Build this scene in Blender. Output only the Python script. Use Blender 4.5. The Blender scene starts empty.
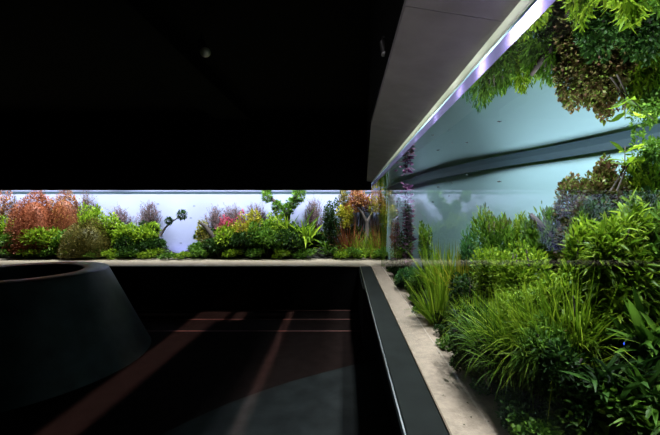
import bpy, bmesh, math, random
import numpy as np
from mathutils import Vector, Matrix, noise

sc = bpy.context.scene
COL = sc.collection
PI = math.pi
F = 350.0                    # focal length in pixels of a 660 px wide picture
VX, VY = 345.8, 213.0        # vanishing point of the room's long axis
EYE = 1.73

# ------------------------------------------------------------------ camera
cam = bpy.data.objects.new('camera', bpy.data.cameras.new('camera'))
COL.objects.link(cam)
cam.location = (0, 0, EYE)
cam.rotation_euler = (PI / 2, 0, 0)
cam.data.sensor_width = 36
cam.data.lens = F / 660 * 36
cam.data.shift_x = (330 - VX) / 660
cam.data.shift_y = (VY - 217.5) / 660
cam.data.clip_start = 0.02
sc.camera = cam

# ------------------------------------------------------------------ world, exposure
w = bpy.data.worlds.new('world'); sc.world = w; w.use_nodes = True
w.node_tree.nodes['Background'].inputs[0].default_value = (0.010, 0.012, 0.012, 1)
w.node_tree.nodes['Background'].inputs[1].default_value = 0.0
sc.view_settings.view_transform = 'Standard'
sc.view_settings.look = 'None'
sc.view_settings.gamma = 1
sc.view_settings.exposure = 0.0
sc.view_settings.use_curve_mapping = False
sc.cycles.use_denoising = True
sc.cycles.max_bounces = 8
sc.cycles.diffuse_bounces = 3
sc.cycles.glossy_bounces = 5
sc.cycles.transparent_max_bounces = 12
sc.cycles.caustics_reflective = False
sc.cycles.caustics_refractive = False
sc.cycles.sample_clamp_indirect = 4

# ------------------------------------------------------------------ key dimensions (metres)
GX = 0.45                    # room face of the right pane
GY = 6.25                    # room face of the far pane
SAND = EYE - 0.945
WATER = EYE + 0.457
TOPG = EYE + 0.545
CEIL = EYE + 1.66
BACKY = 7.95

# ------------------------------------------------------------------ lights
def area(name, loc, sx, sy, power, col, rot=(0, 0, 0), spread=180):
    l = bpy.data.lights.new(name, 'AREA'); l.shape = 'RECTANGLE'; l.size = sx; l.size_y = sy
    l.energy = power; l.color = col; l.spread = math.radians(spread)
    o = bpy.data.objects.new(name, l); o.location = loc; o.rotation_euler = rot
    COL.objects.link(o); return o

# lamps hung over the water, one row along the right tank and one along the far tank
for y, p in ((0.75, 26), (1.55, 62), (2.4, 66), (3.4, 60), (4.4, 60), (5.5, 46)):
    xw = 1.32 if y < 3.6 else 0.85
    area('aquarium_lamp', (xw, y, WATER + 1.3), 0.22, 0.34, p, (0.93, 0.97, 1.0), spread=150)
for x in np.arange(-8.4, 1.0, 1.15):
    area('aquarium_lamp', (x, 6.95, WATER + 1.3), 0.34, 0.22, 62, (0.95, 0.97, 1.0), rot=(math.radians(30), 0, 0), spread=95)
# small unseen lights added to put hot spots on the lilac sheet
for y, p in ((0.87, 1.3), (0.95, .9), (1.19, .5), (1.42, .25), (1.8, .18), (2.3, .12), (2.9, .10)):
    area('hot_spot_fill', (GX + .06, y, WATER + .035), .03, .02, p, (0.80, 0.76, 1.0), rot=(0, PI / 2, 0), spread=150)
# narrow beams from slots in the ceiling that draw streaks on the floor
WARM = (1.0, 0.70, 0.65)
for x, wd, p in ((-2.18, 0.50, 7.0), (-1.72, 0.17, 2.8), (-0.87, 0.06, 2.2)):
    area('slot_light', (x, 3.2, CEIL - 0.02), wd, 6.0, p, WARM, rot=(0, 0, math.radians(1.6)), spread=2.5)
# unseen light added behind the planting to tint the pale gap lavender
area('gap_fill_light', (-3.72, BACKY - .16, SAND + .10), .9, .04, 1.0, (0.42, 0.38, 1.0), rot=(math.radians(120), 0, 0), spread=160)
# added unseen fill, aimed up from near the floor to brighten the soffit
area('soffit_fill_light', (-1.6, -0.6, 0.35), .8, .8, 2.0, (1.0, 0.93, 0.97), rot=(math.radians(35), math.radians(-135), 0), spread=50)

# ------------------------------------------------------------------ materials
def mat(name, rgb, rough=0.6, metal=0.0, spec=0.5, noise_scale=0, noise_amt=0.0, bump=0.0, bump_scale=60, coat=0.0):
    m = bpy.data.materials.new(name); m.use_nodes = True
    nt = m.node_tree; b = nt.nodes['Principled BSDF']
    b.inputs['Base Color'].default_value = (*rgb, 1); b.inputs['Roughness'].default_value = rough
    b.inputs['Metallic'].default_value = metal; b.inputs['Specular IOR Level'].default_value = spec
    b.inputs['Coat Weight'].default_value = coat
    tc = nt.nodes.new('ShaderNodeTexCoord')
    if noise_scale:
        n = nt.nodes.new('ShaderNodeTexNoise'); n.inputs['Scale'].default_value = noise_scale; n.inputs['Detail'].default_value = 6
        nt.links.new(tc.outputs['Object'], n.inputs['Vector'])
        r = nt.nodes.new('ShaderNodeValToRGB')
        r.color_ramp.elements[0].position = 0.3; r.color_ramp.elements[1].position = 0.7
        r.color_ramp.elements[0].color = (*[c * (1 - noise_amt) for c in rgb], 1)
        r.color_ramp.elements[1].color = (*[min(1, c * (1 + noise_amt)) for c in rgb], 1)
        nt.links.new(n.outputs['Fac'], r.inputs['Fac']); nt.links.new(r.outputs['Color'], b.inputs['Base Color'])
    if bump:
        n = nt.nodes.new('ShaderNodeTexNoise'); n.inputs['Scale'].default_value = bump_scale; n.inputs['Detail'].default_value = 4
        nt.links.new(tc.outputs['Object'], n.inputs['Vector'])
        bp = nt.nodes.new('ShaderNodeBump'); bp.inputs['Strength'].default_value = bump; bp.inputs['Distance'].default_value = 0.01
        nt.links.new(n.outputs['Fac'], bp.inputs['Height']); nt.links.new(bp.outputs['Normal'], b.inputs['Normal'])
    return m

def leafmat(name, cols, rough=0.45, trans=0.3, vein=False):
    """each leaf picks its own tint from the plant's colours"""
    m = bpy.data.materials.new(name); m.use_nodes = True
    nt = m.node_tree; b = nt.nodes['Principled BSDF']; out = nt.nodes['Material Output']
    g = nt.nodes.new('ShaderNodeNewGeometry'); r = nt.nodes.new('ShaderNodeValToRGB')
    e = r.color_ramp.elements
    while len(e) < len(cols): e.new(0.5)
    for i, c in enumerate(cols):
        e[i].position = i / max(1, len(cols) - 1); e[i].color = (*c, 1)
    nt.links.new(g.outputs['Random Per Island'], r.inputs['Fac'])
    nt.links.new(r.outputs['Color'], b.inputs['Base Color'])
    b.inputs['Roughness'].default_value = rough; b.inputs['Specular IOR Level'].default_value = 0.16
    t = nt.nodes.new('ShaderNodeBsdfTranslucent'); nt.links.new(r.outputs['Color'], t.inputs['Color'])
    mx = nt.nodes.new('ShaderNodeMixShader'); mx.inputs[0].default_value = trans
    nt.links.new(b.outputs[0], mx.inputs[1]); nt.links.new(t.outputs[0], mx.inputs[2])
    nt.links.new(mx.outputs[0], out.inputs['Surface'])
    return m

def clearmat(name, ior, tint=(1, 1, 1), rough=0.0):
    """sees through and mirrors by Fresnel's law (total reflection from below for the water)"""
    m = bpy.data.materials.new(name); m.use_nodes = True
    nt = m.node_tree; nt.nodes.remove(nt.nodes['Principled BSDF']); out = nt.nodes['Material Output']
    fr = nt.nodes.new('ShaderNodeFresnel'); fr.inputs['IOR'].default_value = ior
    t = nt.nodes.new('ShaderNodeBsdfTransparent'); t.inputs['Color'].default_value = (*tint, 1)
    gl = nt.nodes.new('ShaderNodeBsdfGlossy'); gl.inputs['Roughness'].default_value = rough
    mx = nt.nodes.new('ShaderNodeMixShader')
    nt.links.new(fr.outputs[0], mx.inputs[0]); nt.links.new(t.outputs[0], mx.inputs[1]); nt.links.new(gl.outputs[0], mx.inputs[2])
    nt.links.new(mx.outputs[0], out.inputs['Surface'])
    return m

M = dict(
    floor=mat('floor_carpet', (0.014, 0.009, 0.008), 0.95, spec=0.03, noise_scale=7, noise_amt=0.2, bump=0.2, bump_scale=300),
    black=mat('matt_black', (0.0015, 0.0015, 0.0015), 0.8, spec=0.1),
    wall=mat('dark_wall', (0.006, 0.006, 0.006), 0.8, spec=0.1),
    plinth=mat('polished_black_stone', (0.003, 0.003, 0.003), 0.22, spec=0.25),
    platform=mat('dark_concrete', (0.016, 0.019, 0.019), 0.8, spec=0.1, noise_scale=5, noise_amt=0.35, bump=0.15),
    cone=mat('dark_cast_concrete', (0.040, 0.052, 0.050), 0.42, spec=0.35, noise_scale=4, noise_amt=0.5, bump=0.25, bump_scale=9),
    bulk=mat('grey_fibre_panel', (0.25, 0.235, 0.24), 0.8, noise_scale=9, noise_amt=0.12, bump=0.1),
    joint=mat('panel_joint', (0.03, 0.03, 0.03), 0.9),
    ledge=mat('dark_green_stone', (0.0075, 0.010, 0.009), 0.7, spec=0.12, noise_scale=8, noise_amt=0.3),
    brass=mat('brown_metal', (0.16, 0.12, 0.08), 0.4, metal=0.6),
    light_line=mat('red_brown_light_line', (0.16, 0.075, 0.065), 0.7, spec=0.1),  # colour stands in for light falling in lines on the floor
    edge_glint=mat('ledge_edge_glint', (0.35, 0.38, 0.38), 0.35, metal=0.9),  # stands in for the highlight on the ledge's rounded edge
    cream=mat('cream_stone', (0.20, 0.16, 0.11), 0.6, noise_scale=20, noise_amt=0.1),
    sand=mat('fine_sand', (0.36, 0.285, 0.215), 0.9, noise_scale=30, noise_amt=0.18, bump=0.5, bump_scale=90),
    sandfar=mat('fine_sand_far_tank', (0.28, 0.235, 0.17), 0.9, noise_scale=30, noise_amt=0.25, bump=0.5, bump_scale=90),
    soil=mat('dark_soil', (0.010, 0.009, 0.007), 0.95, noise_scale=20, noise_amt=0.4, bump=0.6),
    back=mat('pale_blue_panel', (0.35, 0.58, 0.66), 0.7, spec=0.2),
    backf=mat('pale_white_panel', (0.185, 0.21, 0.325), 0.7, spec=0.2),
    band=mat('slate_band', (0.025, 0.055, 0.075), 0.6),
    glare_sheet=leafmat('lilac_glare_sheet', [(0.085, 0.072, 0.135), (0.085, 0.072, 0.135)], rough=.3, trans=.85),  # lilac stands in for lamp glare above the waterline
    edge=leafmat('frosted_edge', [(0.5, 0.5, 0.42), (0.5, 0.5, 0.42)], rough=.3, trans=.85),
    wood=mat('driftwood', (0.022, 0.016, 0.012), 0.85, noise_scale=25, noise_amt=0.5, bump=0.5),
    woodpale=mat('pale_driftwood', (0.20, 0.18, 0.15), 0.85, noise_scale=25, noise_amt=0.4, bump=0.5),
    duct=mat('duct_grey', (0.0015, 0.0015, 0.0015), 0.8, spec=0.08),
    fish=mat('fish_skin', (0.03, 0.04, 0.05), 0.35),
    fishb=mat('fish_blue', (0.02, 0.06, 0.5), 0.3),
    lamp=mat('lamp_housing', (0.02, 0.02, 0.02), 0.3),
    lampring=mat('lamp_ring', (0.6, 0.6, 0.6), 0.3, metal=0.8),
    pane=clearmat('acrylic_pane', 1.47, (0.97, 0.995, 0.99)),
    water=clearmat('water_surface', 1.33),
)
LM = dict(
    lime=leafmat('leaf_lime', [(0.05, 0.115, 0.007), (0.15, 0.26, 0.013), (0.31, 0.43, 0.032)], trans=0.38),
    yellow=leafmat('leaf_yellow', [(0.10, 0.11, 0.008), (0.26, 0.26, 0.018), (0.42, 0.38, 0.04)], trans=0.38),
    green=leafmat('leaf_green', [(0.025, 0.07, 0.008), (0.07, 0.165, 0.016), (0.15, 0.28, 0.03)], trans=0.3),
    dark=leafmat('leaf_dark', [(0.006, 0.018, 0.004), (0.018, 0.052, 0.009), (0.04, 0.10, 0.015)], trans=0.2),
    teal=leafmat('leaf_teal', [(0.015, 0.07, 0.025), (0.05, 0.17, 0.05), (0.12, 0.28, 0.07)], trans=0.3),
    olive=leafmat('leaf_olive', [(0.04, 0.045, 0.008), (0.11, 0.10, 0.02), (0.20, 0.15, 0.035)], trans=0.2),
    orange=leafmat('leaf_orange', [(0.11, 0.028, 0.015), (0.25, 0.075, 0.035), (0.36, 0.14, 0.06)], trans=0.2),
    rust=leafmat('leaf_rust', [(0.10, 0.03, 0.015), (0.22, 0.07, 0.03), (0.26, 0.16, 0.03)], trans=0.2),
    brown=leafmat('leaf_brown', [(0.05, 0.02, 0.014), (0.12, 0.05, 0.03), (0.17, 0.09, 0.035)], trans=0.2),
    purple=leafmat('leaf_purple', [(0.05, 0.022, 0.035), (0.12, 0.055, 0.08), (0.17, 0.10, 0.10)], trans=0.2),
    magenta=leafmat('leaf_magenta', [(0.16, 0.012, 0.04), (0.38, 0.04, 0.10), (0.50, 0.14, 0.18)], trans=0.3),
    mauve=leafmat('leaf_mauve', [(0.06, 0.03, 0.08), (0.24, 0.10, 0.24), (0.42, 0.20, 0.36)], trans=0.3),
    mossred=leafmat('leaf_mossred', [(0.06, 0.10, 0.015), (0.13, 0.06, 0.04), (0.14, 0.24, 0.03), (0.10, 0.05, 0.03), (0.18, 0.16, 0.05)], trans=0.2),
    fallen=leafmat('leaf_fallen', [(0.03, 0.04, 0.015), (0.06, 0.05, 0.02)], trans=0.1),
)

# ------------------------------------------------------------------ mesh helpers
def link(name, me, m, parent=None):
    o = bpy.data.objects.new(name, me)
    if m is not None and not me.materials: me.materials.append(m)
    COL.objects.link(o)
    if parent: o.parent = parent
    return o

def add_box(bm, a, b, rot=None):
    v = [bm.verts.new(p) for p in [(x, y, z) for x in (a[0], b[0]) for y in (a[1], b[1]) for z in (a[2], b[2])]]
    for f in ((0, 1, 3, 2), (4, 6, 7, 5), (0, 4, 5, 1), (2, 3, 7, 6), (0, 2, 6, 4), (1, 5, 7, 3)):
        bm.faces.new([v[i] for i in f])
    return v

def finish(name, bm, m, parent=None, smooth=False, bevel=0):
    bmesh.ops.recalc_face_normals(bm, faces=bm.faces)
    me = bpy.data.meshes.new(name); bm.to_mesh(me); bm.free()
    if smooth:
        for p in me.polygons: p.use_smooth = True
    o = link(name, me, m, parent)
    if bevel:
        md = o.modifiers.new('bevel', 'BEVEL'); md.width = bevel; md.segments = 3
    return o

def box(name, a, b, m, parent=None, bevel=0):
    bm = bmesh.new(); add_box(bm, a, b); return finish(name, bm, m, parent, bevel=bevel)

def struct(o):
    o['kind'] = 'structure'; return o

def tag(o, label, cat, group=None):
    o['label'] = label; o['category'] = cat
    if group: o['group'] = group
    return o

def prism(name, pts, z0, z1, m, bevel=0):
    bm = bmesh.new()
    lo = [bm.verts.new((x, y, z0)) for x, y in pts]; hi = [bm.verts.new((x, y, z1)) for x, y in pts]
    bm.faces.new(lo); bm.faces.new(hi)
    for i in range(len(pts)):
        j = (i + 1) % len(pts); bm.faces.new((lo[i], lo[j], hi[j], hi[i]))
    return finish(name, bm, m, bevel=bevel)

def tube_np(paths, sides=5):
    """paths: list of (points, radii); returns verts, quads"""
    V, Q = [], []
    for pts, rad in paths:
        pts = [Vector(p) for p in pts]; n = len(pts); base = len(V)
        for i, p in enumerate(pts):
            t = (pts[min(i + 1, n - 1)] - pts[max(i - 1, 0)]).normalized()
            u = t.cross(Vector((0.3, 1, 0.1))).normalized(); v = t.cross(u)
            for k in range(sides):
                a = 2 * PI * k / sides
                V.append(tuple(p + (u * math.cos(a) + v * math.sin(a)) * rad[i]))
        for i in range(n - 1):
            for k in range(sides):
                k2 = (k + 1) % sides
                Q.append((base + i * sides + k, base + i * sides + k2, base + (i + 1) * sides + k2, base + (i + 1) * sides + k))
        Q.append(tuple(base + k for k in range(sides)))
        Q.append(tuple(base + (n - 1) * sides + k for k in range(sides)))
    return V, Q

def tubes(name, paths, m, parent=None, sides=6, loc=None):
    V, Q = tube_np(paths, sides)
    if loc is not None: V = keep_in(np.array(V), loc).tolist()
    me = bpy.data.meshes.new(name); me.from_pydata(V, [], Q); me.update()
    for p in me.polygons: p.use_smooth = True
    return link(name, me, m, parent)

WYS = [-1.0, .5, 1.2, 1.97, 2.37, 3.09, 3.58, 4.3, 5.8, 6.6, 8.2]
WXS = [2.0, 1.95, 1.90, 1.79, 1.71, 1.38, 1.22, 1.05, .91, .86, .84]
# ------------------------------------------------------------------ leaves
def norm(a): return a / np.maximum(1e-9, np.linalg.norm(a, axis=1, keepdims=True))

PROF = dict(
    blade=[0.75, 1.0, 0.9, 0.6, 0.06],
    oval=[0.15, 0.85, 1.0, 0.65, 0.08],
    round=[0.2, 1.0, 1.1, 0.85, 0.25],
    lance=[0.25, 0.75, 1.0, 0.7, 0.05],
    small=[0.2, 1.0, 0.1],
)
def leaves(rng, P, D, L, W, droop, prof='oval', fold=0.25, flat=0.0):
    """every leaf a curved, folded strip; returns verts (n,3), quads"""
    pr = np.array(PROF[prof]); S = len(pr); N = len(P)
    D = norm(D); up = np.zeros((N, 3)); up[:, 2] = 1
    U = norm(up + rng.normal(0, 0.35 + flat, (N, 3)))
    side = norm(np.cross(D, U)); nrm = norm(np.cross(side, D))
    t = np.linspace(0, 1, S)
    C = P[:, None, :] + D[:, None, :] * (L[:, None] * t)[:, :, None]
    C[:, :, 2] -= (droop * L)[:, None] * (t ** 2)[None, :]
    hw = (W / 2)[:, None] * pr[None, :]
    off = side[:, None, :] * hw[:, :, None]
    lift = nrm[:, None, :] * (hw * fold)[:, :, None]
    V = np.stack([C - off + lift, C, C + off + lift], axis=2).reshape(-1, 3)
    b = (np.arange(N) * S * 3)[:, None, None]; s = (np.arange(S - 1) * 3)[None, :, None]
    q = []
    for k in (0, 1):
        q.append(np.stack([b + s + k, b + s + k + 1, b + s + k + 4, b + s + k + 3], axis=-1).reshape(-1, 4))
    return V, np.concatenate(q)

def keep_in(V, loc):
    """nothing grows through the tank's walls, panes, bottom or out of the water"""
    W = V + np.array(loc); back = loc[1] > GY
    xw = np.interp(W[:, 1], WYS, WXS) - .02
    W[:, 0] = np.where(W[:, 0] > xw, xw, W[:, 0])
    W[:, 1] = np.minimum(W[:, 1], BACKY - .02)
    if back: W[:, 1] = np.maximum(W[:, 1], GY + .02)
    else: W[:, 0] = np.maximum(W[:, 0], GX + .02)
    W[:, 2] = np.clip(W[:, 2], SAND + .002, WATER - .003)
    return W - np.array(loc)

def mesh_np(name, V, Q, m, loc=None):
    if loc is not None: V = keep_in(V, loc)
    me = bpy.data.meshes.new(name)
    me.vertices.add(len(V)); me.vertices.foreach_set('co', np.asarray(V, dtype=np.float32).ravel())
    n = len(Q); me.loops.add(n * 4); me.loops.foreach_set('vertex_index', np.asarray(Q, dtype=np.int32).ravel())
    me.polygons.add(n); me.polygons.foreach_set('loop_start', np.arange(0, n * 4, 4, dtype=np.int32))
    me.polygons.foreach_set('loop_total', np.full(n, 4, dtype=np.int32))
    me.update(calc_edges=True); me.materials.append(m)
    return me

def empty(name, loc):
    o = bpy.data.objects.new(name, None); COL.objects.link(o); o.location = loc; o.empty_display_size = 0.05
    return o

SEED = [7]
def rg():
    SEED[0] += 1; return np.random.default_rng(SEED[0])

def ball_dirs(rng, n, zmin=-0.25):
    z = rng.uniform(zmin, 1, n); a = rng.uniform(0, 2 * PI, n); r = np.sqrt(1 - np.minimum(1, z * z))
    return np.stack([r * np.cos(a), r * np.sin(a), z], axis=1)

def bush(name, loc, R, H, m, n=500, leaf=0.06, wid=0.4, prof='oval', droop=0.25, up=0.5, lumps=7, core=0.55, stems=5, Ry=None, zlow=-0.25, stemmat='wood', dens=1.0, lift=0.0):
    """leafy bush: leaves on several lobes round woody stems"""
    rng = rg(); Ry = Ry or R; n = int(n * (3.4 if loc[1] > 6.3 else 2.8) * dens); leaf *= (1.0 if loc[1] > 6.3 else .68)
    root = empty(name, loc)
    cents = [(0, 0, H * 0.5, 0.72)]
    for k in range(lumps):
        a = 2 * PI * (k + rng.uniform(0, .6)) / lumps; q = rng.uniform(0.35, 0.6)
        cents.append((R * q * math.cos(a), Ry * q * math.sin(a), H * rng.uniform(0.25, 0.72), rng.uniform(0.40, 0.58)))
    c = np.array(cents); c[:, 2] = H * lift + c[:, 2] * (1 - lift); idx = rng.integers(0, len(c), n)
    d = ball_dirs(rng, n, zlow - 0.3); rad = rng.uniform(core, 1.0, n) ** 0.7
    P = c[idx, :3] + d * (rad * c[idx, 3])[:, None] * np.array([R, Ry, H * 0.62 * (1 - lift)])
    P[:, 2] = np.clip(P[:, 2], 0.0, None)
    D = d + np.array([0, 0, up]) + rng.normal(0, 0.35, (n, 3))
    L = leaf * rng.uniform(0.6, 1.25, n)
    V, Q = leaves(rng, P - norm(D) * (L * .5)[:, None], D, L, L * wid, rng.uniform(0, 2 * droop, n), prof)
    link('foliage', mesh_np('foliage', V, Q, m, loc), None, root)
    if stems:
        paths = []
        for k in range(stems):
            a = rng.uniform(0, 2 * PI); q = rng.uniform(0.1, 0.6)
            e = Vector((R * q * math.cos(a), Ry * q * math.sin(a), H * rng.uniform(0.6, 0.85)))
            mid = e * 0.5 + Vector((rng.normal(0, .03), rng.normal(0, .03), 0))
            r0 = 0.012 + 0.02 * R
            paths.append(([(0, 0, -0.06), tuple(mid), tuple(e)], [r0, r0 * .7, r0 * .25]))
        tubes('stem', paths, M[stemmat], root, 5, loc)
    return root

def dome(name, loc, R, H, m, n=1500, leaf=0.03, wid=0.5, Ry=None, inner=None):
    """clipped rounded mound of tiny leaves"""
    rng = rg(); Ry = Ry or R
    d = ball_dirs(rng, n, -0.1)
    amp = 1 + 0.05 * np.sin(5 * d[:, 0] + 3 * d[:, 1]) + 0.04 * np.sin(9 * d[:, 1] - 4 * d[:, 2])
    n = int(n * 3); d = ball_dirs(rng, n, -0.1); amp = 1 + 0.05 * np.sin(5 * d[:, 0] + 3 * d[:, 1]) + 0.04 * np.sin(9 * d[:, 1] - 4 * d[:, 2])
    P = d * (rng.uniform(0.84, 1.0, n) * amp)[:, None] * np.array([R, Ry, H]); P[:, 2] = np.clip(P[:, 2], 0, None)
    D = d + rng.normal(0, 0.5, (n, 3)); L = leaf * rng.uniform(.6, 1.3, n)
    V, Q = leaves(rng, P, D, L, L * wid, np.zeros(n), 'small', flat=.4)
    root = empty(name, loc)
    link('foliage', mesh_np('foliage', V, Q, m, loc), None, root)
    bm = bmesh.new(); bmesh.ops.create_uvsphere(bm, u_segments=16, v_segments=10, radius=1)
    for v in bm.verts: v.co = Vector((v.co.x * R * .84, v.co.y * Ry * .84, max(-0.02, v.co.z * H * .84)))
    finish('inner_growth', bm, inner or m, root, True)
    return root

def tuft(name, loc, R, H, m, n=70, wid=0.012, arch=0.35, lean=0.3, prof='blade', spread=1.0):
    rng = rg()
    a = rng.uniform(0, 2 * PI, n); r = R * 0.35 * np.sqrt(rng.uniform(0, 1, n))
    P = np.stack([r * np.cos(a), r * np.sin(a), np.full(n, -0.02)], axis=1)
    a2 = a + rng.normal(0, .5, n); ln = rng.uniform(0.05, 1, n) * lean * 2
    D = np.stack([np.cos(a2) * ln, np.sin(a2) * ln, np.ones(n)], axis=1)
    L = H * rng.uniform(0.6, 1.15, n)
    V, Q = leaves(rng, P, D, L, np.full(n, wid) * rng.uniform(.7, 1.2, n), rng.uniform(0, arch * 1.6, n) * ln * 1.5, prof, fold=.3)
    me = mesh_np(name, V, Q, m, loc)
    o = link(name, me, None); o.location = loc
    return o

def fern(name, loc, R, H, m, n=60, wid=0.05, heart='wood'):
    """rosette of long, drooping strap leaves"""
    rng = rg()
    a = rng.uniform(0, 2 * PI, n); el = rng.uniform(0.15, 1.3, n)
    P = np.stack([R * .25 * rng.normal(0, 1, n), R * .25 * rng.normal(0, 1, n), H * .25 * rng.uniform(0, 1.6, n)], axis=1)
    D = np.stack([np.cos(a) * np.cos(el), np.sin(a) * np.cos(el), np.sin(el)], axis=1)
    L = rng.uniform(.55, 1.1, n) * (R * np.cos(el) + H * .8 * np.sin(el))
    V, Q = leaves(rng, P, D, L, wid * rng.uniform(.6, 1.2, n), rng.uniform(.1, .6, n), 'lance', fold=.35)
    root = empty(name, loc)
    link('foliage', mesh_np('foliage', V, Q, m, loc), None, root)
    tubes('rhizome', [([(-R * .3, 0, 0), (0, 0, H * .15), (R * .3, 0, 0.0)], [.012, .018, .01])], M[heart], root, 6)
    return root

def stems(name, loc, R, H, m, n=12, pairs=9, leaf=0.05, wid=0.4, smat=None, lean=.12, prof='oval', fromt=.15):
    """upright stem plants with leaves in whorls"""
    rng = rg(); root = empty(name, loc); paths = []; P = []; D = []
    for k in range(n):
        a = rng.uniform(0, 2 * PI); q = R * math.sqrt(rng.uniform(0, 1)) * .6
        b = Vector((q * math.cos(a), q * math.sin(a), -.03)); h = H * rng.uniform(.7, 1.0)
        e = b + Vector((rng.normal(0, lean) * h, rng.normal(0, lean) * h, h))
        mid = (b + e) / 2 + Vector((rng.normal(0, .02), rng.normal(0, .02), 0))
        paths.append(([tuple(b), tuple(mid), tuple(e)], [.005, .004, .002]))
        for j in range(pairs):
            t = fromt + (1 - fromt) * (j + .5) / pairs; p = b.lerp(mid, t * 2) if t < .5 else mid.lerp(e, t * 2 - 1)
            for s in range(3):
                an = j * 1.3 + s * 2.1
                P.append(tuple(p)); D.append((math.cos(an), math.sin(an), .55))
    P = np.array(P); D = np.array(D); N = len(P); L = leaf * rng.uniform(.6, 1.2, N)
    V, Q = leaves(rng, P, D, L, L * wid, rng.uniform(0, .5, N), prof)
    link('foliage', mesh_np('foliage', V, Q, m, loc), None, root)
    tubes('stem', paths, smat or M['wood'], root, 4, loc)
    return root

def twiggy(name, loc, R, H, m, n=26, leaf=0.035):
    """airy bush of thin branching twigs with sparse small leaves"""
    rng = rg(); root = empty(name, loc); paths = []; P = []; D = []
    for k in range(n * 2):
        a = rng.uniform(0, 2 * PI); q = rng.uniform(.05, 1)
        e = Vector((R * q * math.cos(a), R * q * math.sin(a), H * (1 - .45 * q * q) * rng.uniform(.8, 1.05)))
        b = Vector((e.x * .2, e.y * .2, 0)); mid = b.lerp(e, .5) + Vector((0, 0, .04))
        paths.append(([tuple(b), tuple(mid), tuple(e)], [.007, .005, .002]))
        for j in range(3):
            t = rng.uniform(.4, .9); p = b.lerp(e, t); e2 = p + Vector((rng.normal(0, .3) * R, rng.normal(0, .3) * R, .25 * H * rng.uniform(.3, 1)))
            paths.append(([tuple(p), tuple(e2)], [.004, .0015]))
            for s in range(7): P.append(tuple(p.lerp(e2, s / 6)))
        for s in range(14): P.append(tuple(mid.lerp(e, s / 13)))
    P = np.array(P); N = len(P); D = rng.normal(0, 1, (N, 3)) + np.array([0, 0, .9]); L = leaf * rng.uniform(.5, 1.3, N)
    V, Q = leaves(rng, P, D, L, L * .32, np.zeros(N), 'small')
    link('foliage', mesh_np('foliage', V, Q, m, loc), None, root)
    tubes('stem', paths, M['wood'], root, 4, loc)
    return root

# ------------------------------------------------------------------ room shell
XL, YB = -7.3, -3.0
struct(box('floor', (XL, YB, -0.1), (0.6, GY + .1, 0), M['floor']))
struct(box('ceiling', (XL, YB, CEIL), (GX + .05, GY - .1, CEIL + .1), M['black']))
struct(box('wall_left', (XL - .1, YB, -0.1), (XL, GY - .002, CEIL + .3), M['wall']))
struct(box('wall_rear', (XL, YB - .1, -0.1), (2.1, YB, CEIL + .3), M['wall']))
struct(box('wall_back', (XL, GY - .11, EYE + .405), (GX - .002, GY - .01, CEIL), M['wall']))       # over the far pane
struct(box('wall_plinth', (XL, GY, 0), (.30, GY + .12, SAND - .012), M['plinth']))                 # under the far pane
# low soffit over the right pane, tipped a little, black box above it
def soffit(y0, y1, gap=.0):
    def xl(y): return .17 if y < 2.35 else .17 + .20 * (y - 2.35) / 3.85
    bm = bmesh.new()
    vs = []
    for y in (y0, y1 - gap):
        for t in (0, 1):
            x = xl(y) + (GX - xl(y)) * t; z = EYE + .590 - .045 * (x - .17) / .28
            vs += [bm.verts.new((x, y, z)), bm.verts.new((x, y, z + .025))]
    for f in ((0, 2, 6, 4), (1, 3, 7, 5), (0, 1, 5, 4), (2, 3, 7, 6), (0, 1, 3, 2), (4, 5, 7, 6)): bm.faces.new([vs[i] for i in f])
    return struct(finish('ceiling_soffit', bm, M['bulk']))
for y0, y1 in ((YB, -.4), (-.4, 1.0), (1.0, 2.35), (2.35, 3.8), (3.8, 5.1), (5.1, 6.2)): soffit(y0, y1, .004)
struct(prism('wall_right', [(.172, YB), (.172, 2.35), (.372, GY - .05), (GX + .05, GY - .05), (GX + .05, YB)], EYE + .618, CEIL, M['black']))
# right plinth with its overhanging ledge
struct(prism('wall_right_plinth', [(.375, YB), (.375, 4.05), (.225, 4.6), (.225, GY), (.5, GY), (.5, YB)], 0, SAND - .05, M['black']))
struct(box('sill_right', (.262, YB, SAND - .05), (GX - .008, GY - .002, SAND - .002), M['ledge'], bevel=.006))
struct(box('trim_4', (.250, YB, SAND - .045), (.2605, GY - .01, SAND - .006), M['edge_glint'], bevel=.002))  # metal strip added as the highlight along the rounded ledge edge
struct(box('trim_5', (GX - .007, YB, SAND - .03), (GX + .001, GY, SAND + .004), M['brass']))
struct(box('sill_back', (XL, GY - .03, SAND - .014), (GX - .009, GY + .03, SAND + .003), M['cream'], bevel=.002))
# thin strips coloured to stand in for lines of light on the floor
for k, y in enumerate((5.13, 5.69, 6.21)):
    struct(box('trim_%d' % (10 + k), (XL + .1, y - .02, 0), (.215, y + .02, .003), M['light_line']))
# platform of dark concrete with a curved edge, let into the floor
edge_pts = [(.374, 4.06), (.05, 3.93), (-.27, 3.74), (-.56, 3.56), (-.82, 3.36), (-1.06, 3.15), (-1.26, 2.93), (-1.42, 2.72), (-1.6, 2.45), (-1.75, 2.1), (-1.8, 1.6), (-1.8, -1), (.374, -1)]
struct(prism('floor_platform', edge_pts, 0.0, .018, M['platform'], bevel=.004))

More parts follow.
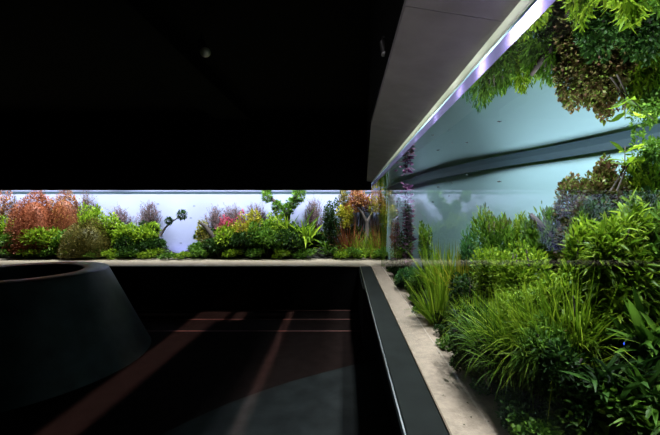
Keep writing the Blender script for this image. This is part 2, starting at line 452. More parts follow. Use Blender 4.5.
# ------------------------------------------------------------------ tank shell
def wall_x(y):
    ys = [-1.0, .5, 1.2, 1.97, 2.37, 3.09, 3.58, 4.3, 5.8, 6.6, 8.2]
    xs = [2.0, 1.95, 1.90, 1.79, 1.71, 1.38, 1.22, 1.05, .91, .86, .84]
    return float(np.interp(y, ys, xs))
def curve_wall(name, z0, z1, off, thick, m, y0=-1.0, y1=8.0):
    ys = np.arange(y0, y1 + .01, .1)
    xs = np.array([wall_x(y) for y in ys]); k = np.ones(9) / 9
    xs = np.convolve(np.pad(xs, 4, mode='edge'), k, 'valid') + off
    pts = list(zip(xs, ys)) + list(zip(xs[::-1] + thick, ys[::-1]))
    bm = bmesh.new(); n = len(ys)
    for i in range(n - 1):
        for (a, b) in (((xs[i], ys[i]), (xs[i + 1], ys[i + 1])), ((xs[i + 1] + thick, ys[i + 1]), (xs[i] + thick, ys[i]))):
            v = [bm.verts.new((a[0], a[1], z0)), bm.verts.new((b[0], b[1], z0)), bm.verts.new((b[0], b[1], z1)), bm.verts.new((a[0], a[1], z1))]
            bm.faces.new(v)
        v = [bm.verts.new((xs[i], ys[i], z0)), bm.verts.new((xs[i + 1], ys[i + 1], z0)), bm.verts.new((xs[i + 1] + thick, ys[i + 1], z0)), bm.verts.new((xs[i] + thick, ys[i], z0))]
        bm.faces.new(v)
    bmesh.ops.remove_doubles(bm, verts=bm.verts, dist=1e-5)
    return struct(finish(name, bm, m, smooth=False))
curve_wall('wall_tank_right', SAND - .1, CEIL + .3, 0, .1, M['back'])
curve_wall('trim_6', WATER - .05, WATER + .06, -.012, .012, M['band'])
struct(box('wall_tank_back', (XL - 1.9, BACKY, SAND - .1), (1.0, BACKY + .1, CEIL + .3), M['backf']))
struct(box('trim_7', (XL - 1.9, BACKY - .012, WATER - .014), (.84, BACKY, WATER + .06), M['band']))
struct(box('wall_tank_left', (XL - 2.0, GY, SAND - .1), (XL - 1.9, BACKY + .1, CEIL + .3), M['backf']))
struct(box('wall_tank_near', (GX, -1.1, SAND - .1), (2.1, -1.0, CEIL + .3), M['black']))
struct(box('ceiling_tank_right', (GX + .06, -1.1, CEIL + .2), (2.1, GY, CEIL + .3), M['black']))
struct(box('ceiling_tank_back', (XL - 2, GY, CEIL + .2), (2.1, BACKY + .1, CEIL + .3), M['black']))
struct(box('wall_tank_front', (XL - 2, GY, TOPG + .01), (GX + .08, GY + .06, CEIL + .3), M['black']))
# acrylic panes (outer skin), their top edge, and an added lilac sheet imitating lamp glare
def sheet(name, pts, m):
    me = bpy.data.meshes.new(name); me.from_pydata(pts, [], [tuple(range(len(pts)))]); me.update()
    return struct(link(name, me, m))
sheet('window_1', [(GX, GY, SAND - .05), (GX, -1.0, SAND - .05), (GX, -1.0, TOPG), (GX, GY, TOPG)], M['pane'])
sheet('window_2', [(XL - .3, GY, SAND - .02), (GX, GY, SAND - .02), (GX, GY, TOPG), (XL - .3, GY, TOPG)], M['pane'])
struct(box('trim_8', (GX - .004, -1, TOPG - .033), (GX + .004, GY - .02, TOPG - .002), M['edge'], bevel=.001))
sheet('trim_9', [(GX + .012, GY - .02, WATER + .001), (GX + .012, -.9, WATER + .001), (GX + .012, -.9, TOPG - .032), (GX + .012, GY - .02, TOPG - .032)], M['glare_sheet'])
# water surface, L-shaped, normal up
me = bpy.data.meshes.new('water_surface')
me.from_pydata([(GX + .001, -1, WATER), (1.99, -1, WATER), (1.99, BACKY - .001, WATER), (XL - 1.9, BACKY - .001, WATER), (XL - 1.9, GY + .001, WATER), (GX + .001, GY + .001, WATER)], [], [(0, 1, 2, 3, 4, 5)])
me.update(); wsf = struct(link('water_surface', me, M['water']))

# ground of the tank: sand in front, soil terraces under the planting
def sm(t): t = max(0, min(1, t)); return t * t * (3 - 2 * t)
def edge_x(y): return .69 + .035 * math.sin(5.1 * y) + .02 * math.sin(11 * y + 1)
def ground(x, y):
    h = 0.0
    xe = edge_x(y); xw = wall_x(y)
    A = .50 * sm((3.9 - y) / 2.2) + .16
    if x > xe: h = max(h, A * sm((x - xe) / max(.15, xw - xe)) ** .8)
    ye = 7.20 + .05 * math.sin(2.3 * x) + .03 * math.sin(6 * x)
    if y > ye:
        g = 0.30
        gap = math.exp(-((x + 3.75) / .38) ** 2)
        h = max(h, g * (1 - .85 * gap) * sm((y - ye) / .6))
    return SAND + h
def heightfield(name, x0, x1, y0, y1, st, fn, m):
    nx = int((x1 - x0) / st) + 1; ny = int((y1 - y0) / st) + 1
    V = [(x0 + i * st, y0 + j * st, fn(x0 + i * st, y0 + j * st)) for j in range(ny) for i in range(nx)]
    Q = [(j * nx + i, j * nx + i + 1, (j + 1) * nx + i + 1, (j + 1) * nx + i) for j in range(ny - 1) for i in range(nx - 1)]
    me = bpy.data.meshes.new(name); me.from_pydata(V, [], Q); me.update()
    for p in me.polygons: p.use_smooth = True
    return struct(link(name, me, m))
def sandh(x, y): return SAND + .004 * noise.noise(Vector((x * 5, y * 5, 0)))
heightfield('ground_sand_right', GX + .002, 2.0, -1, GY, .05, sandh, M['sand'])
heightfield('ground_sand_back', XL - 1.9, .9, GY + .002, BACKY, .08, sandh, M['sandfar'])
def soilr(x, y):
    return ground(x, y) - (.03 if ground(x, y) < SAND + .02 else .015) + .01 * noise.noise(Vector((x * 9, y * 9, 3)))
heightfield('ground_soil_right', .62, 2.0, -1, 6.5, .045, soilr, M['soil'])
heightfield('ground_soil_back', XL - 1.9, .9, 7.02, BACKY, .06, soilr, M['soil'])

# ------------------------------------------------------------------ planting
def spot(px, Y, ytop, hw):
    """world place, radius and height of a plant at distance Y"""
    X = (px - VX) * Y / F
    X = min(X, wall_x(Y) - .05) if Y < 6.3 else X
    z = ground(X, Y) - .01
    return (X, Y, z), hw * Y / F, EYE + (VY - ytop) * Y / F - z

def pl(kind, name, px, Y, ytop, hw, m, label, cat='plant', group=None, **kw):
    loc, R, H = spot(px, Y, ytop, hw); H = max(H, .07)
    if Y > 6.3 and kind is bush: H *= 1.06; R *= 1.2
    if 'Ry' not in kw and kind in (bush, dome):
        lim = (BACKY - .05 - Y) if Y > 6.3 else max(.1, wall_x(Y) - .02 - loc[0])
        if Y > 6.3: kw['Ry'] = min(R, lim)
        else:
            R2 = min(R, lim); kw['Ry'] = R; R = R2
    o = kind(name, loc, R, H, LM[m], **kw)
    return tag(o, label, cat, group)

RB = 'plants of the far tank'
# --- far tank, from its left end to the corner; (kind, name, px, Y, ytop, half width, tint, label, options)
B = [
 (bush, 'aquatic_bush', -22, 7.6, 196, 22, 'olive', 'olive bush at the cut-off left end of the far tank', dict(n=500)),
 (bush, 'aquatic_bush', 2, 7.7, 192, 9, 'rust', 'narrow rust and olive bush left of the round red-orange mound', dict(n=450, leaf=.05)),
 (twiggy, 'twig_bush', 14, 7.75, 196, 6, 'brown', 'small grey-brown twig bush behind the left side of the red-orange mound', dict(n=14)),
 (dome, 'red_mound_plant', 35, 7.45, 192, 23, 'orange', 'large round red-orange clipped mound at the far left', dict(n=3600, leaf=.032)),
 (dome, 'red_mound_plant', 64, 7.65, 191, 22, 'rust', 'brownish-red rounded mound half behind the red-orange one', dict(n=2600, leaf=.03)),
 (twiggy, 'twig_bush', 86, 7.8, 191, 14, 'brown', 'brown twig bush reaching the waterline behind the spiky lime plant', dict(n=30)),
 (bush, 'lime_leaf_plant', 91, 7.5, 203, 10, 'lime', 'bright lime spiky plant rising above the olive dome', dict(n=380, leaf=.08, wid=.3, prof='lance', up=.9)),
 (dome, 'olive_mound_plant', 90, 7.38, 219, 24, 'olive', 'olive-brown smooth dome of fine leaves, left part of far tank', dict(n=3400, leaf=.03)),
 (bush, 'green_leaf_plant', 7, 7.42, 218, 12, 'lime', 'lime and dark green bush below the rust bush at the far left', dict(n=420, leaf=.07)),
 (bush, 'green_leaf_plant', -15, 7.4, 224, 12, 'green', 'green bush at the left picture edge beside the cone', dict(n=300, leaf=.07)),
 (bush, 'green_leaf_plant', 22, 7.30, 229, 14, 'green', 'leafy green bush at the foot of the red-orange mound, left one', dict(n=380, leaf=.08)),
 (bush, 'green_leaf_plant', 46, 7.30, 225, 17, 'lime', 'leafy light green bush at the foot of the red-orange mound, middle one', dict(n=420, leaf=.09)),
 (bush, 'green_leaf_plant', 64, 7.33, 228, 12, 'green', 'leafy green bush between the red-orange mound and the olive dome', dict(n=340, leaf=.08)),
 (twiggy, 'purple_twig_plant', 118, 7.75, 206, 15, 'purple', 'purple-grey twig bush behind the lime bushes, left one', dict(n=34)),
 (twiggy, 'purple_twig_plant', 149, 7.75, 202, 14, 'purple', 'tall purple-grey twig bush at the left rim of the pale gap', dict(n=34)),
 (bush, 'lime_leaf_plant', 111, 7.55, 211, 10, 'lime', 'lime bush right of the olive dome, upper one', dict(n=360, leaf=.07)),
 (bush, 'lime_leaf_plant', 126, 7.45, 221, 12, 'lime', 'lime leafy bush in front of the purple twigs', dict(n=380, leaf=.08)),
 (bush, 'lime_leaf_plant', 146, 7.5, 224, 13, 'lime', 'lime-topped green bush beside the pale gap', dict(n=420, leaf=.08)),
 (bush, 'green_leaf_plant', 155, 7.42, 236, 12, 'dark', 'dark green bush on the left bank of the pale gap', dict(n=420, leaf=.06)),
 (bush, 'green_leaf_plant', 133, 7.34, 234, 15, 'dark', 'dark green low bush under the lime leafy bush', dict(n=420, leaf=.06)),
 (twiggy, 'purple_twig_plant', 215, 7.75, 207, 15, 'purple', 'purple twig bush at the right rim of the pale gap', dict(n=34)),
 (twiggy, 'purple_twig_plant', 234, 7.8, 203, 14, 'purple', 'purple-grey twig bush behind the magenta plant', dict(n=30)),
 (twiggy, 'purple_twig_plant', 256, 7.8, 202, 14, 'purple', 'purple-grey twig bush left of the mossy driftwood fork', dict(n=30)),
 (bush, 'magenta_plant', 226, 7.6, 214, 10, 'magenta', 'magenta-red leafed plant, upper one, among purple twigs', dict(n=260, leaf=.07)),
 (bush, 'magenta_plant', 239, 7.62, 211, 7, 'magenta', 'magenta-red leafed plant beside the yellow-lime bush', dict(n=160, leaf=.06)),
 (bush, 'moss_clump', 201, 7.5, 219, 6, 'yellow', 'yellow-green moss clump on the driftwood tip right of the gap', dict(n=300, leaf=.04)),
 (bush, 'moss_clump', 208, 7.42, 232, 7, 'olive', 'olive moss clump low on the driftwood right of the gap', dict(n=260, leaf=.04)),
 (bush, 'green_leaf_plant', 198, 7.38, 242, 9, 'green', 'green low bush on the right bank of the pale gap', dict(n=300, leaf=.06)),
 (bush, 'lime_leaf_plant', 247, 7.55, 209, 14, 'yellow', 'yellow-lime bush behind the centre of the far planting', dict(n=460, leaf=.08)),
 (bush, 'lime_leaf_plant', 227, 7.42, 222, 13, 'lime', 'lime-topped bush in front of the magenta plants', dict(n=460, leaf=.08)),
 (bush, 'lime_leaf_plant', 275, 7.55, 209, 13, 'lime', 'lime bush under the mossy driftwood fork', dict(n=400, leaf=.07)),
 (bush, 'lime_leaf_plant', 262, 7.45, 219, 13, 'green', 'mid green bush between two lime bushes', dict(n=400, leaf=.08)),
 (bush, 'green_leaf_plant', 219, 7.32, 236, 13, 'dark', 'dark green leafy bush by the sand, below the lime-topped bush', dict(n=420, leaf=.07)),
 (bush, 'green_leaf_plant', 243, 7.32, 230, 15, 'dark', 'dark green leafy bush by the sand, under the yellow-lime bush', dict(n=440, leaf=.07)),
 (bush, 'green_leaf_plant', 268, 7.32, 230, 15, 'green', 'green leafy bush by the sand, under the mid green bush', dict(n=440, leaf=.08)),
 (bush, 'green_leaf_plant', 293, 7.34, 228, 15, 'dark', 'dark green bush by the sand left of the cone-shaped plant', dict(n=440, leaf=.07)),
 (fern, 'strap_leaf_plant', 305, 7.5, 209, 14, 'lime', 'yellow-green fern of long arching leaves left of the dark column plant', dict(n=90, wid=.045)),
 (fern, 'strap_leaf_plant', 290, 7.55, 208, 12, 'lime', 'lime fern between driftwood fork and yellow-green fern', dict(n=70, wid=.045)),
 (twiggy, 'purple_twig_plant', 314, 7.8, 198, 12, 'purple', 'purple twig bush reaching the waterline right of the driftwood fork', dict(n=30)),
 (bush, 'dark_column_plant', 331, 7.3, 204, 8, 'dark', 'tall dark green column-shaped plant', dict(n=1100, leaf=.045, Ry=.17, lumps=9)),
 (fern, 'strap_leaf_plant', 331, 7.32, 237, 14, 'green', 'dark green rosette of arching leaves at the foot of the column plant', dict(n=80, wid=.03)),
 (bush, 'lime_leaf_plant', 345, 7.55, 207, 8, 'yellow', 'yellow-green bush right of the dark column plant', dict(n=300, leaf=.07, lift=.4)),
 (bush, 'red_crown_plant', 359, 7.65, 193, 14, 'rust', 'rust-red feathery crown over the orange grass', dict(n=700, leaf=.06, lift=.55)),
 (bush, 'lime_leaf_plant', 345, 7.7, 194, 7, 'olive', 'olive bush touching the waterline left of the rust-red crown', dict(n=260, leaf=.06, lift=.5)),
 (tuft, 'orange_grass', 349, 7.42, 216, 13, 'orange', 'orange-tipped grass tuft, left of the dark stump', dict(n=150, wid=.014, lean=.5)),
 (tuft, 'orange_grass', 377, 7.45, 218, 12, 'orange', 'orange-tipped grass tuft at the glass corner', dict(n=150, wid=.014, lean=.5)),
 (tuft, 'green_grass', 358, 7.36, 228, 13, 'lime', 'lime green grass tuft below the orange grass, left one', dict(n=130, wid=.014, lean=.4)),
 (tuft, 'green_grass', 373, 7.38, 226, 11, 'lime', 'lime green grass tuft below the orange grass, by the corner', dict(n=130, wid=.014, lean=.4)),
 (bush, 'lime_leaf_plant', 379, 7.6, 197, 11, 'yellow', 'yellow-green crown by the glass corner', dict(n=340, leaf=.06, lift=.5)),
]
for kind, name, px, Y, yt, hw, m, label, kw in B:
    pl(kind, name, px, Y, yt, hw, m, label, group=RB, **kw)
FL = ['cut by the left picture edge', 'behind the leftmost lime bush', 'behind the left part of the red-orange mound', 'behind the right part of the red-orange mound', 'between the two red mounds and the dome',
      'behind the olive dome', 'behind the upper lime bush', 'behind the low dark bush', 'at the left rim of the pale gap', 'at the right rim of the pale gap', 'behind the magenta plant', 'behind the yellow-lime bush',
      'left of the forked driftwood', 'behind the forked driftwood', 'right of the forked driftwood', 'behind the yellow-green fern', 'left of the column plant', 'right of the column plant', 'behind the forked stump', 'behind the orange grass at the corner']
for k, px in enumerate((-20, 4, 28, 52, 76, 98, 116, 134, 150, 206, 222, 238, 254, 270, 286, 302, 318, 336, 352, 370)):
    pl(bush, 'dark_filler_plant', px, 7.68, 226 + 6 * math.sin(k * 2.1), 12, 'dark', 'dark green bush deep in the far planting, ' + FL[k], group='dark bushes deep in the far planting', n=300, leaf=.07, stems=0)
# low carpet plants at the sand's edge
CL = ['left of the red-orange mound', 'below the red-orange mound, left one', 'below the red-orange mound, right one', 'left foot of the olive dome', 'middle foot of the olive dome',
      'right foot of the olive dome', 'below the lime leafy bush', 'left end of the pale gap', 'middle of the pale gap', 'right end of the pale gap', 'below the olive moss clump', 'below the magenta plant',
      'below the purple twigs beside the fork', 'below the forked driftwood', 'below the yellow-green fern', 'right foot of the dark column plant', 'left of the forked stump', 'right of the forked stump', 'at the glass corner']
for k, px in enumerate((12, 32, 52, 72, 92, 112, 130, 150, 170, 184, 200, 232, 256, 282, 305, 342, 354, 366, 380)):
    yt = 252 if 160 < px < 190 else 248
    pl(bush, 'carpet_plant', px, 7.16, yt, 10, 'lime' if k % 2 else 'green', 'low green carpet clump at the far sand, ' + CL[k],
       group='carpet clumps along the far sand edge', n=170, leaf=.055, stems=0, lumps=4)

# driftwood of the far tank
def bez(px, Y, py): return ((px - VX) * Y / F, Y, EYE + (VY - py) * Y / F)
def wood(label, Y, branches, m='wood', cat='driftwood'):
    paths = []
    for pts in branches:
        P = [bez(x, Y + dy, y) for x, y, dy, r in pts]; paths.append((P, [q[3] for q in pts]))
    o = tubes('driftwood', paths, M[m], None, 8); return tag(o, label, cat, 'driftwood branches')
wood('driftwood stub holding two moss balls over the pale gap', 7.5, [[(160, 236, 0, .03), (165, 228, 0, .022), (171, 222, 0, .016), (181, 216, .02, .01)]])
wood('forked mossy driftwood reaching the waterline', 7.62, [[(285, 240, 0, .07), (288, 214, 0, .06), (278, 204, 0, .05), (264, 193, 0, .03)], [(288, 214, 0, .055), (294, 200, 0, .04), (300, 193, 0, .025)], [(280, 206, 0, .03), (272, 210, 0, .02)]])
wood('driftwood root leaning left over the right bank of the gap', 7.45, [[(222, 250, 0, .06), (212, 235, 0, .05), (205, 226, 0, .04), (199, 222, 0, .03)]])
wood('dark forked stump between the orange grasses', 7.5, [[(367, 245, 0, .05), (367, 222, 0, .04), (361, 211, 0, .022), (355, 205, 0, .01)], [(367, 222, 0, .035), (374, 210, 0, .02), (379, 205, 0, .01)]])
def ball(px, Y, py, r, m, label, sy=1.0):
    x, y, z = bez(px, Y, py); R = r * Y / F
    return tag(dome_full('moss_ball', (x, y, z), R, LM[m]), label, 'moss', 'moss balls')
def dome_full(name, loc, R, m, n=500):
    rng = rg(); d = ball_dirs(rng, n, -1); P = d * (R * rng.uniform(.55, 1, n))[:, None]; D = d + rng.normal(0, .5, (n, 3)); L = R * .45 * rng.uniform(.6, 1.3, n)
    V, Q = leaves(rng, P, D, L, L * .45, np.zeros(n), 'small'); o = link(name, mesh_np(name, V, Q, m), None); o.location = loc; return o
ball(169, 7.5, 221, 3.6, 'dark', 'small green moss ball, lower of the two over the pale gap')
ball(182, 7.52, 215, 4.4, 'dark', 'green moss ball at the driftwood tip, upper of the two over the pale gap')
for px, py, r, lb in ((267, 197, 5, 'moss pad on the left tip of the forked driftwood'), (277, 206, 5, 'moss pad on the left limb of the forked driftwood'), (287, 210, 6, 'moss pad at the crotch of the forked driftwood'),
                      (293, 203, 5.5, 'moss pad on the right limb of the forked driftwood'), (299, 196, 6, 'moss pad on the right tip of the forked driftwood')):
    ball(px, 7.6, py, r, 'green', lb)

# --- right tank, from the glass corner towards the camera
RR = 'plants of the right tank'
R_ = [
 (tuft, 'eelgrass', 383, 6.2, 160, 5, 'green', 'tall ribbon grass touching the water surface by the glass corner', dict(n=50, wid=.02, lean=.03, arch=.1)),
 (bush, 'brown_stem_plant', 396, 5.6, 212, 9, 'brown', 'dark brown leafy plant behind the glass corner', dict(n=420, leaf=.05)),
 (stems, 'purple_stem_plant', 410, 4.7, 178, 5, 'mauve', 'purple-leaved stem plant reaching the water surface', dict(n=10, pairs=14, leaf=.09, lean=.03, wid=.55)),
 (stems, 'purple_stem_plant', 398, 5.2, 181, 4, 'mauve', 'thin purple stem plant behind the taller purple one', dict(n=4, pairs=10, leaf=.06, lean=.03, wid=.5)),
 (bush, 'brown_stem_plant', 404, 4.9, 228, 9, 'dark', 'dark bush round the foot of the purple stems', dict(n=420, leaf=.06)),
 (bush, 'green_leaf_plant', 425, 4.3, 219, 11, 'green', 'green upright bush right of the purple stems', dict(n=480, leaf=.07, up=1.2, wid=.3, prof='lance')),
 (bush, 'green_leaf_plant', 397, 5.2, 262, 8, 'dark', 'dark green low bush near the corner of the sand', dict(n=300, leaf=.055)),
 (bush, 'green_leaf_plant', 407, 4.3, 264, 12, 'teal', 'blue-green low bush at the sand behind the lime blades', dict(n=420, leaf=.055)),
 (bush, 'green_leaf_plant', 420, 3.8, 268, 14, 'green', 'mid green low bush left of the lime blades', dict(n=460, leaf=.05)),
 (tuft, 'lime_blade_grass', 436, 3.75, 236, 13, 'lime', 'lime blade grass, rear tuft by the pale wall', dict(n=130, wid=.016, lean=.35)),
 (tuft, 'lime_blade_grass', 446, 3.25, 243, 18, 'lime', 'lime blade grass, tall middle tuft', dict(n=150, wid=.017, lean=.35)),
 (tuft, 'lime_blade_grass', 438, 2.95, 262, 20, 'lime', 'lime blade grass, front tuft nearest the sand', dict(n=150, wid=.014, lean=.4)),
 (tuft, 'lime_blade_grass', 462, 3.1, 238, 16, 'yellow', 'yellow-lime blade grass before the blue-green ferns', dict(n=110, wid=.015, lean=.5)),
 (bush, 'feathery_fern', 470, 3.25, 219, 16, 'teal', 'blue-green feathery fern, left one against the pale wall', dict(n=460, leaf=.10, wid=.18, up=1.3, prof='lance')),
 (bush, 'feathery_fern', 498, 2.75, 205, 24, 'green', 'blue-green feathery fern, tallest against the pale wall', dict(n=900, leaf=.10, wid=.18, up=1.3, prof='lance')),
 (bush, 'feathery_fern', 524, 2.7, 208, 16, 'lime', 'lime fern right of the tallest blue-green fern', dict(n=500, leaf=.09, wid=.2, up=1.1, prof='lance')),
 (bush, 'pale_fern', 545, 2.35, 194, 24, 'green', 'green fern below the band, left of the bright leafy bush', dict(n=700, leaf=.08, wid=.22, up=1.0, prof='lance')),
 (bush, 'lime_moss_mound', 518, 2.2, 231, 32, 'lime', 'bright mossy lime mound before the blue-green ferns', dict(n=1500, leaf=.055, wid=.35)),
 (bush, 'lime_moss_mound', 488, 2.45, 241, 20, 'lime', 'lime mossy tussock left of the bright mound', dict(n=800, leaf=.055, wid=.35)),
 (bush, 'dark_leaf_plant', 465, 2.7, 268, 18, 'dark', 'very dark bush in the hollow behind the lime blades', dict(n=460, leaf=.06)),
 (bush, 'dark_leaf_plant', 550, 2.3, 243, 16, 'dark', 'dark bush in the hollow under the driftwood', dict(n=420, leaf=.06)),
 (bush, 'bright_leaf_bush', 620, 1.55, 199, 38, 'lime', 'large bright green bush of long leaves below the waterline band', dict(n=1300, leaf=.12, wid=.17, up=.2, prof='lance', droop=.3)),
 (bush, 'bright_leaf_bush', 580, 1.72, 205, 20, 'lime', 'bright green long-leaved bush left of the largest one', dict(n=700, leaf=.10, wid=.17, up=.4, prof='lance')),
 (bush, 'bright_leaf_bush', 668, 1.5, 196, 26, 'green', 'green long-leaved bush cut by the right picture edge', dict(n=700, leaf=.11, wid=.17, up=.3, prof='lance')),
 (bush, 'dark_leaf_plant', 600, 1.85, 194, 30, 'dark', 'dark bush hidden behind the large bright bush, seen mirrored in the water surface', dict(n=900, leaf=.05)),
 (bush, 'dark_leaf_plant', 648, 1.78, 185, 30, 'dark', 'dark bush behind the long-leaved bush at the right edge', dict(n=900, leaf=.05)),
 (bush, 'red_moss_bush', 582, 2.2, 172, 26, 'mossred', 'reddish mossy bush left end, on top of the right planting', dict(n=1700, leaf=.045, wid=.5, dens=1.8, lumps=12)),
 (bush, 'red_moss_bush', 615, 2.1, 152, 28, 'mossred', 'reddish and green mossy bush rising over the bright bush', dict(n=1900, leaf=.045, wid=.5, dens=1.8, lumps=12)),
 (bush, 'spiky_bush', 645, 1.98, 146, 24, 'lime', 'yellow-green spiky bush at the right picture edge above the band', dict(n=700, leaf=.10, wid=.14, up=.9, prof='lance')),
 (bush, 'red_moss_bush', 662, 2.0, 128, 20, 'green', 'green mossy bush highest at the right picture edge', dict(n=800, leaf=.045, wid=.4)),
 (bush, 'feathery_lime_plant', 572, 1.6, 262, 38, 'lime', 'feathery bright lime plant, largest, in the middle of the slope', dict(n=1300, leaf=.09, wid=.16, up=.5, prof='lance', droop=.6)),
 (bush, 'feathery_lime_plant', 530, 1.78, 277, 30, 'lime', 'feathery bright lime plant left of the largest one', dict(n=1000, leaf=.09, wid=.16, up=.5, prof='lance', droop=.6)),
 (bush, 'feathery_lime_plant', 500, 1.95, 290, 24, 'lime', 'feathery lime plant lowest on the slope towards the sand', dict(n=700, leaf=.08, wid=.16, up=.5, prof='lance', droop=.6)),
 (bush, 'feathery_lime_plant', 545, 1.5, 308, 30, 'green', 'feathery green plant hanging below the lime ones', dict(n=700, leaf=.08, wid=.16, up=.3, prof='lance', droop=.8)),
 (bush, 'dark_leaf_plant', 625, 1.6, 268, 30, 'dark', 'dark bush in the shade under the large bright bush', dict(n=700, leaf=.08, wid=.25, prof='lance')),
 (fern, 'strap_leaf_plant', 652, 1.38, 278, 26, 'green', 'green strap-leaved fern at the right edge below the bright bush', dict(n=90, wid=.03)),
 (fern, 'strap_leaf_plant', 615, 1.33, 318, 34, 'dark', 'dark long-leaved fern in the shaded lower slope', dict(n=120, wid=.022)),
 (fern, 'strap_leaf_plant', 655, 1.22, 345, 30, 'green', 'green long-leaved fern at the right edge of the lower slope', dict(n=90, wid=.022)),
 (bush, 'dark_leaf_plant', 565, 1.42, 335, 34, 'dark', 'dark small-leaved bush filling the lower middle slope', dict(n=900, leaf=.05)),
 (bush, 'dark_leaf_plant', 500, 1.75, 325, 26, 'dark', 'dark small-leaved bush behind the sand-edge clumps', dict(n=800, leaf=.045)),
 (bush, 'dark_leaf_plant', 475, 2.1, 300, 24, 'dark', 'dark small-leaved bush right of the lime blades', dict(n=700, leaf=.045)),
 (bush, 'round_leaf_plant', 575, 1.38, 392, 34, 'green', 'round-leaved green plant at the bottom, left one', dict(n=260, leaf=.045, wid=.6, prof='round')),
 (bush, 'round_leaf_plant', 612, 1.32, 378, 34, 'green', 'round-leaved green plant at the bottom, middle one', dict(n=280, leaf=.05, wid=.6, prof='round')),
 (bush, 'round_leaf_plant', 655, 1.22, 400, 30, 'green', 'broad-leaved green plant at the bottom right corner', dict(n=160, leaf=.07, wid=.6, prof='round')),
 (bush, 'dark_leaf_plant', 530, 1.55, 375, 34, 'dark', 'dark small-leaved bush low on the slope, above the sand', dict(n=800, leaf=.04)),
 (bush, 'round_leaf_plant', 540, 1.38, 415, 30, 'green', 'green round-leaved plant at the bottom beside the sand', dict(n=360, leaf=.04, wid=.6, prof='round')),
]
for kind, name, px, Y, yt, hw, m, label, kw in R_:
    pl(kind, name, px, Y, yt, hw, m, label, group=RR, **kw)
# fine blades growing through the feathery plants of the slope
for px, Y, yt, hw, m, lb in ((572, 1.58, 258, 34, 'lime', 'fine lime grass growing through the largest feathery plant'), (545, 1.66, 266, 30, 'lime', 'fine lime grass between the two large feathery plants'),
        (520, 1.76, 276, 28, 'lime', 'fine lime grass growing through the left feathery plant'), (496, 1.88, 288, 24, 'green', 'fine green grass growing through the lowest feathery plant'),
        (512, 1.72, 305, 26, 'green', 'fine green grass above the dark lower slope'),
        (478, 2.2, 283, 22, 'lime', 'fine lime grass between blade grass and feathery plants'),         (560, 1.55, 300, 30, 'lime', 'fine lime grass hanging at the front of the feathery plants')):
    loc, R, H = spot(px, Y, yt, hw)
    o = tuft('fine_grass', (loc[0], loc[1], loc[2] + H * .35), R * 1.6, H * .62, LM[m], n=420, wid=.0065, lean=.6, arch=.45)
    tag(o, lb, 'plant', RR)
# clumps along the edge of the sand strip
EL = ['at the bottom picture edge, foremost', 'at the bottom picture edge, second from the front', 'beside the largest fallen leaf, nearer one', 'below the low round-leaved plant', 'just past the largest fallen leaf',
      'below the left end of the dark lower slope', 'below the fine green grass', 'below the lowest feathery plant', 'below the grass by the lime feather plants', 'at the near foot of the blade grass',
      'at the near side of the front blade tuft', 'at the far side of the front blade tuft', 'under the middle blade tuft', 'under the rear blade tuft', 'below the mid green low bush', 'behind the mid green low bush',
      'below the blue-green low bush', 'behind the blue-green low bush', 'beside the foot of the purple stems', 'closest to the glass corner']
y = 1.32; k = 0
while y < 6.1:
    x = edge_x(y) + .055; r = .085 + .025 * math.sin(k * 2.3)
    o = bush('edge_clump_plant', (x, y, SAND - .01), r, .13 + .04 * math.sin(k * 1.7), LM['green' if k % 3 == 0 else 'dark'], n=330, leaf=.032, wid=.5, stems=0, lumps=5)
    tag(o, 'small-leaved clump at the right sand strip, ' + EL[min(k, len(EL) - 1)], 'plant', 'clumps along the right sand strip')
    y += .13 + .035 * y; k += 1

wood('dark driftwood slanting between pale fern and bright bush', 2.3, [[(565, 262, 0, .035), (552, 240, 0, .03), (540, 225, 0, .022), (531, 214, .05, .012)], [(552, 240, 0, .02), (562, 222, .03, .01)]])
wood('thin pinkish twig lying across the purple stems', 4.6, [[(386, 181, .6, .010), (399, 178, .3, .014), (411, 176, 0, .014), (424, 173, -.2, .007)]], 'woodpale')
# long sprig with broad pale leaves just under the surface
o = stems('pale_leaf_sprig', (1.52, 2.0, WATER - .30), .10, .28, LM['lime'], n=2, pairs=2, leaf=.12, lean=.35, wid=.26, prof='lance', fromt=.4)
tag(o, 'sprig of broad pale leaves over the reddish mossy bush', 'plant', RR)
ball(657, 1.85, 150, 11, 'green', 'round pale green moss ball at the right picture edge')

# debris on the sand
def bit(x, y, l, wd, label, rz):
    rng = rg(); V, Q = leaves(rng, np.zeros((1, 3)), np.array([[1, 0, .12]]), np.array([l]), np.array([wd]), np.array([.2]), 'oval')
    o = link('fallen_leaf', mesh_np('fallen_leaf', V, Q, LM['fallen']), None); o.location = (x, y, sandh(x, y) + .004); o.rotation_euler = (0, 0, rz)
    return tag(o, label, 'leaf', 'fallen leaves on the sand')
bit(.573, 1.95, .055, .012, 'dark fallen leaf on the sand strip, the largest one', 1.9)
for x, y in ((.60, 1.74), (.52, 2.1), (.62, 2.35), (.55, 2.6), (.50, 1.8), (.58, 1.62), (.64, 1.58), (.55, 2.9), (.49, 2.3), (.60, 2.2), (.53, 1.55), (.56, 3.3)):
    bit(x, y, .014, .006, 'tiny dark plant scrap on the right sand strip', x * 40)

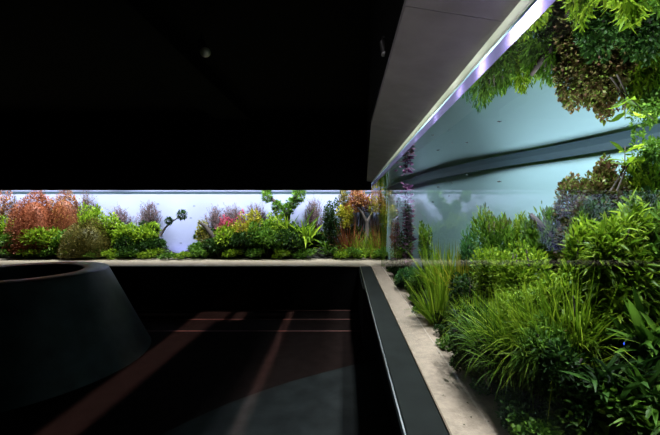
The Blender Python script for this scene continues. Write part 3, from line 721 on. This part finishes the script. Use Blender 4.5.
# small fish
def make_fish(m):
    bm = bmesh.new(); bmesh.ops.create_uvsphere(bm, u_segments=12, v_segments=8, radius=1)
    for v in bm.verts:
        t = v.co.x; v.co = Vector((t * .5, v.co.y * .10 * (1 - .35 * t * -1), v.co.z * .19 * (1 + .25 * t)))
    me = bpy.data.meshes.new('fish_body'); bm.to_mesh(me); bm.free()
    for p in me.polygons: p.use_smooth = True
    me.materials.append(m)
    t = bpy.data.meshes.new('tail_fin'); t.from_pydata([(-.42, 0, .03), (-.42, 0, -.03), (-.72, .01, -.2), (-.62, 0, 0), (-.72, .01, .2), (-.42, .015, 0)], [], [(0, 5, 3, 4), (5, 1, 2, 3)]); t.materials.append(m)
    d = bpy.data.meshes.new('dorsal_fin'); d.from_pydata([(.08, .01, .17), (-.18, .01, .14), (-.2, 0, .30), (.08, -.01, .17), (-.18, -.01, .14)], [], [(0, 1, 2), (3, 2, 4)]); d.materials.append(m)
    return me, t, d
FB, FT, FD = make_fish(M['fish']); GB, GT, GD = make_fish(M['fishb'])
def fish(px, Y, py, l, rz, label, blue=False, tilt=0):
    r = empty('small_fish', bez(px, Y, py)); r.scale = (l, l, l); r.rotation_euler = (0, tilt, rz)
    for nm, me in zip(('body', 'tail_fin', 'dorsal_fin'), (GB, GT, GD) if blue else (FB, FT, FD)):
        c = bpy.data.objects.new(nm, me); COL.objects.link(c); c.parent = r
    return tag(r, label, 'fish', 'small fish in the open water')
FS = 'tiny dark fish in the open water of the right tank'
for px, Y, py, rz in ((467, 2.95, 175, .4), (438, 3.6, 187, 2.6), (499, 2.6, 181.5, 3.0), (433, 3.6, 202, .3), (449, 3.2, 196, 1.0), (452, 3.2, 183, .9)):
    fish(px, Y, py, .028, rz, FS)
for px, Y, py, rz, lb in ((158, 7.1, 204, .2, 'tiny dark fish left of the moss balls'), (194, 7.1, 206, 3.0, 'tiny dark fish right of the moss balls'), (191, 7.3, 218, .1, 'tiny dark fish below and right of the upper moss ball'), (160, 7.2, 212, .5, 'tiny dark fish above the purple twigs left of the gap'), (181, 7.1, 243, .4, 'tiny dark fish low in the pale gap')):
    fish(px, Y, py, .045, rz, lb)
fish(624, 1.3, 344, .028, .9, 'small blue fish before the dark fern on the right', True)
fish(547, 1.5, 384, .045, 3.3, 'slim pale-grey fish over the dark lower slope')

# ------------------------------------------------------------------ the cone and the ceiling fittings
def lathe(name, prof, m, loc, seg=96):
    bm = bmesh.new(); rings = []
    for r, z in prof:
        rings.append([bm.verts.new((r * math.cos(2 * PI * k / seg), r * math.sin(2 * PI * k / seg), z)) for k in range(seg)])
    for a, b in zip(rings, rings[1:]):
        for k in range(seg):
            j = (k + 1) % seg; bm.faces.new((a[k], a[j], b[j], b[k]))
    o = finish(name, bm, m, smooth=True); o.location = loc
    return o
o = lathe('conical_well', [(1.344, 0), (1.335, .012), (.870, 1.02), (.866, 1.036), (.855, 1.044), (.62, 1.044), (.60, 1.036), (.60, 1.0), (.80, .1), (.80, .02), (0.001, .02)], M['cone'], (-3.814, 4.098, 0.0))
tag(o, 'large dark hollow cone of cast concrete with a flat rim', 'planter')

def spotlight(loc, rx, rz, label, side=False):
    r = empty('ceiling_spotlight', loc); r.rotation_euler = (0, 0, rz)
    tubes('mount', [([(.024 if side else 0, 0, -.05 if side else 0), (0, 0, -.05 if side else -.04), (0, 0, -.10)], [.008, .008, .008])], M['lamp'], r)
    V = [((0, 0, -.10), (0.03, -.14 * math.sin(rx), -.10 - .14 * math.cos(rx)))]
    tubes('lamp_head', [(V[0], [.035, .045])], M['lamp'], r, 16)
    e = Vector(V[0][1]); d = (e - Vector(V[0][0])).normalized()
    tubes('lamp_ring', [([tuple(e), tuple(e + d * .012)], [.047, .047])], M['lampring'], r, 16)
    if side: r.scale = (.4, .4, .4)
    return tag(r, label, 'spotlight')
spotlight((.162, 1.55, EYE + .80), .1, 0, 'small spotlight on the black box left of the grey soffit', True)
spotlight((-1.32, 3.2, CEIL), .6, .4, 'small ceiling spotlight by the duct at the top left')
o = box('ceiling_duct', (-2.1, 2.4, CEIL - .16), (-1.55, 5.6, CEIL - .002), M['duct'], bevel=.01)
tag(o, 'dark square duct along the ceiling at the top left', 'duct')
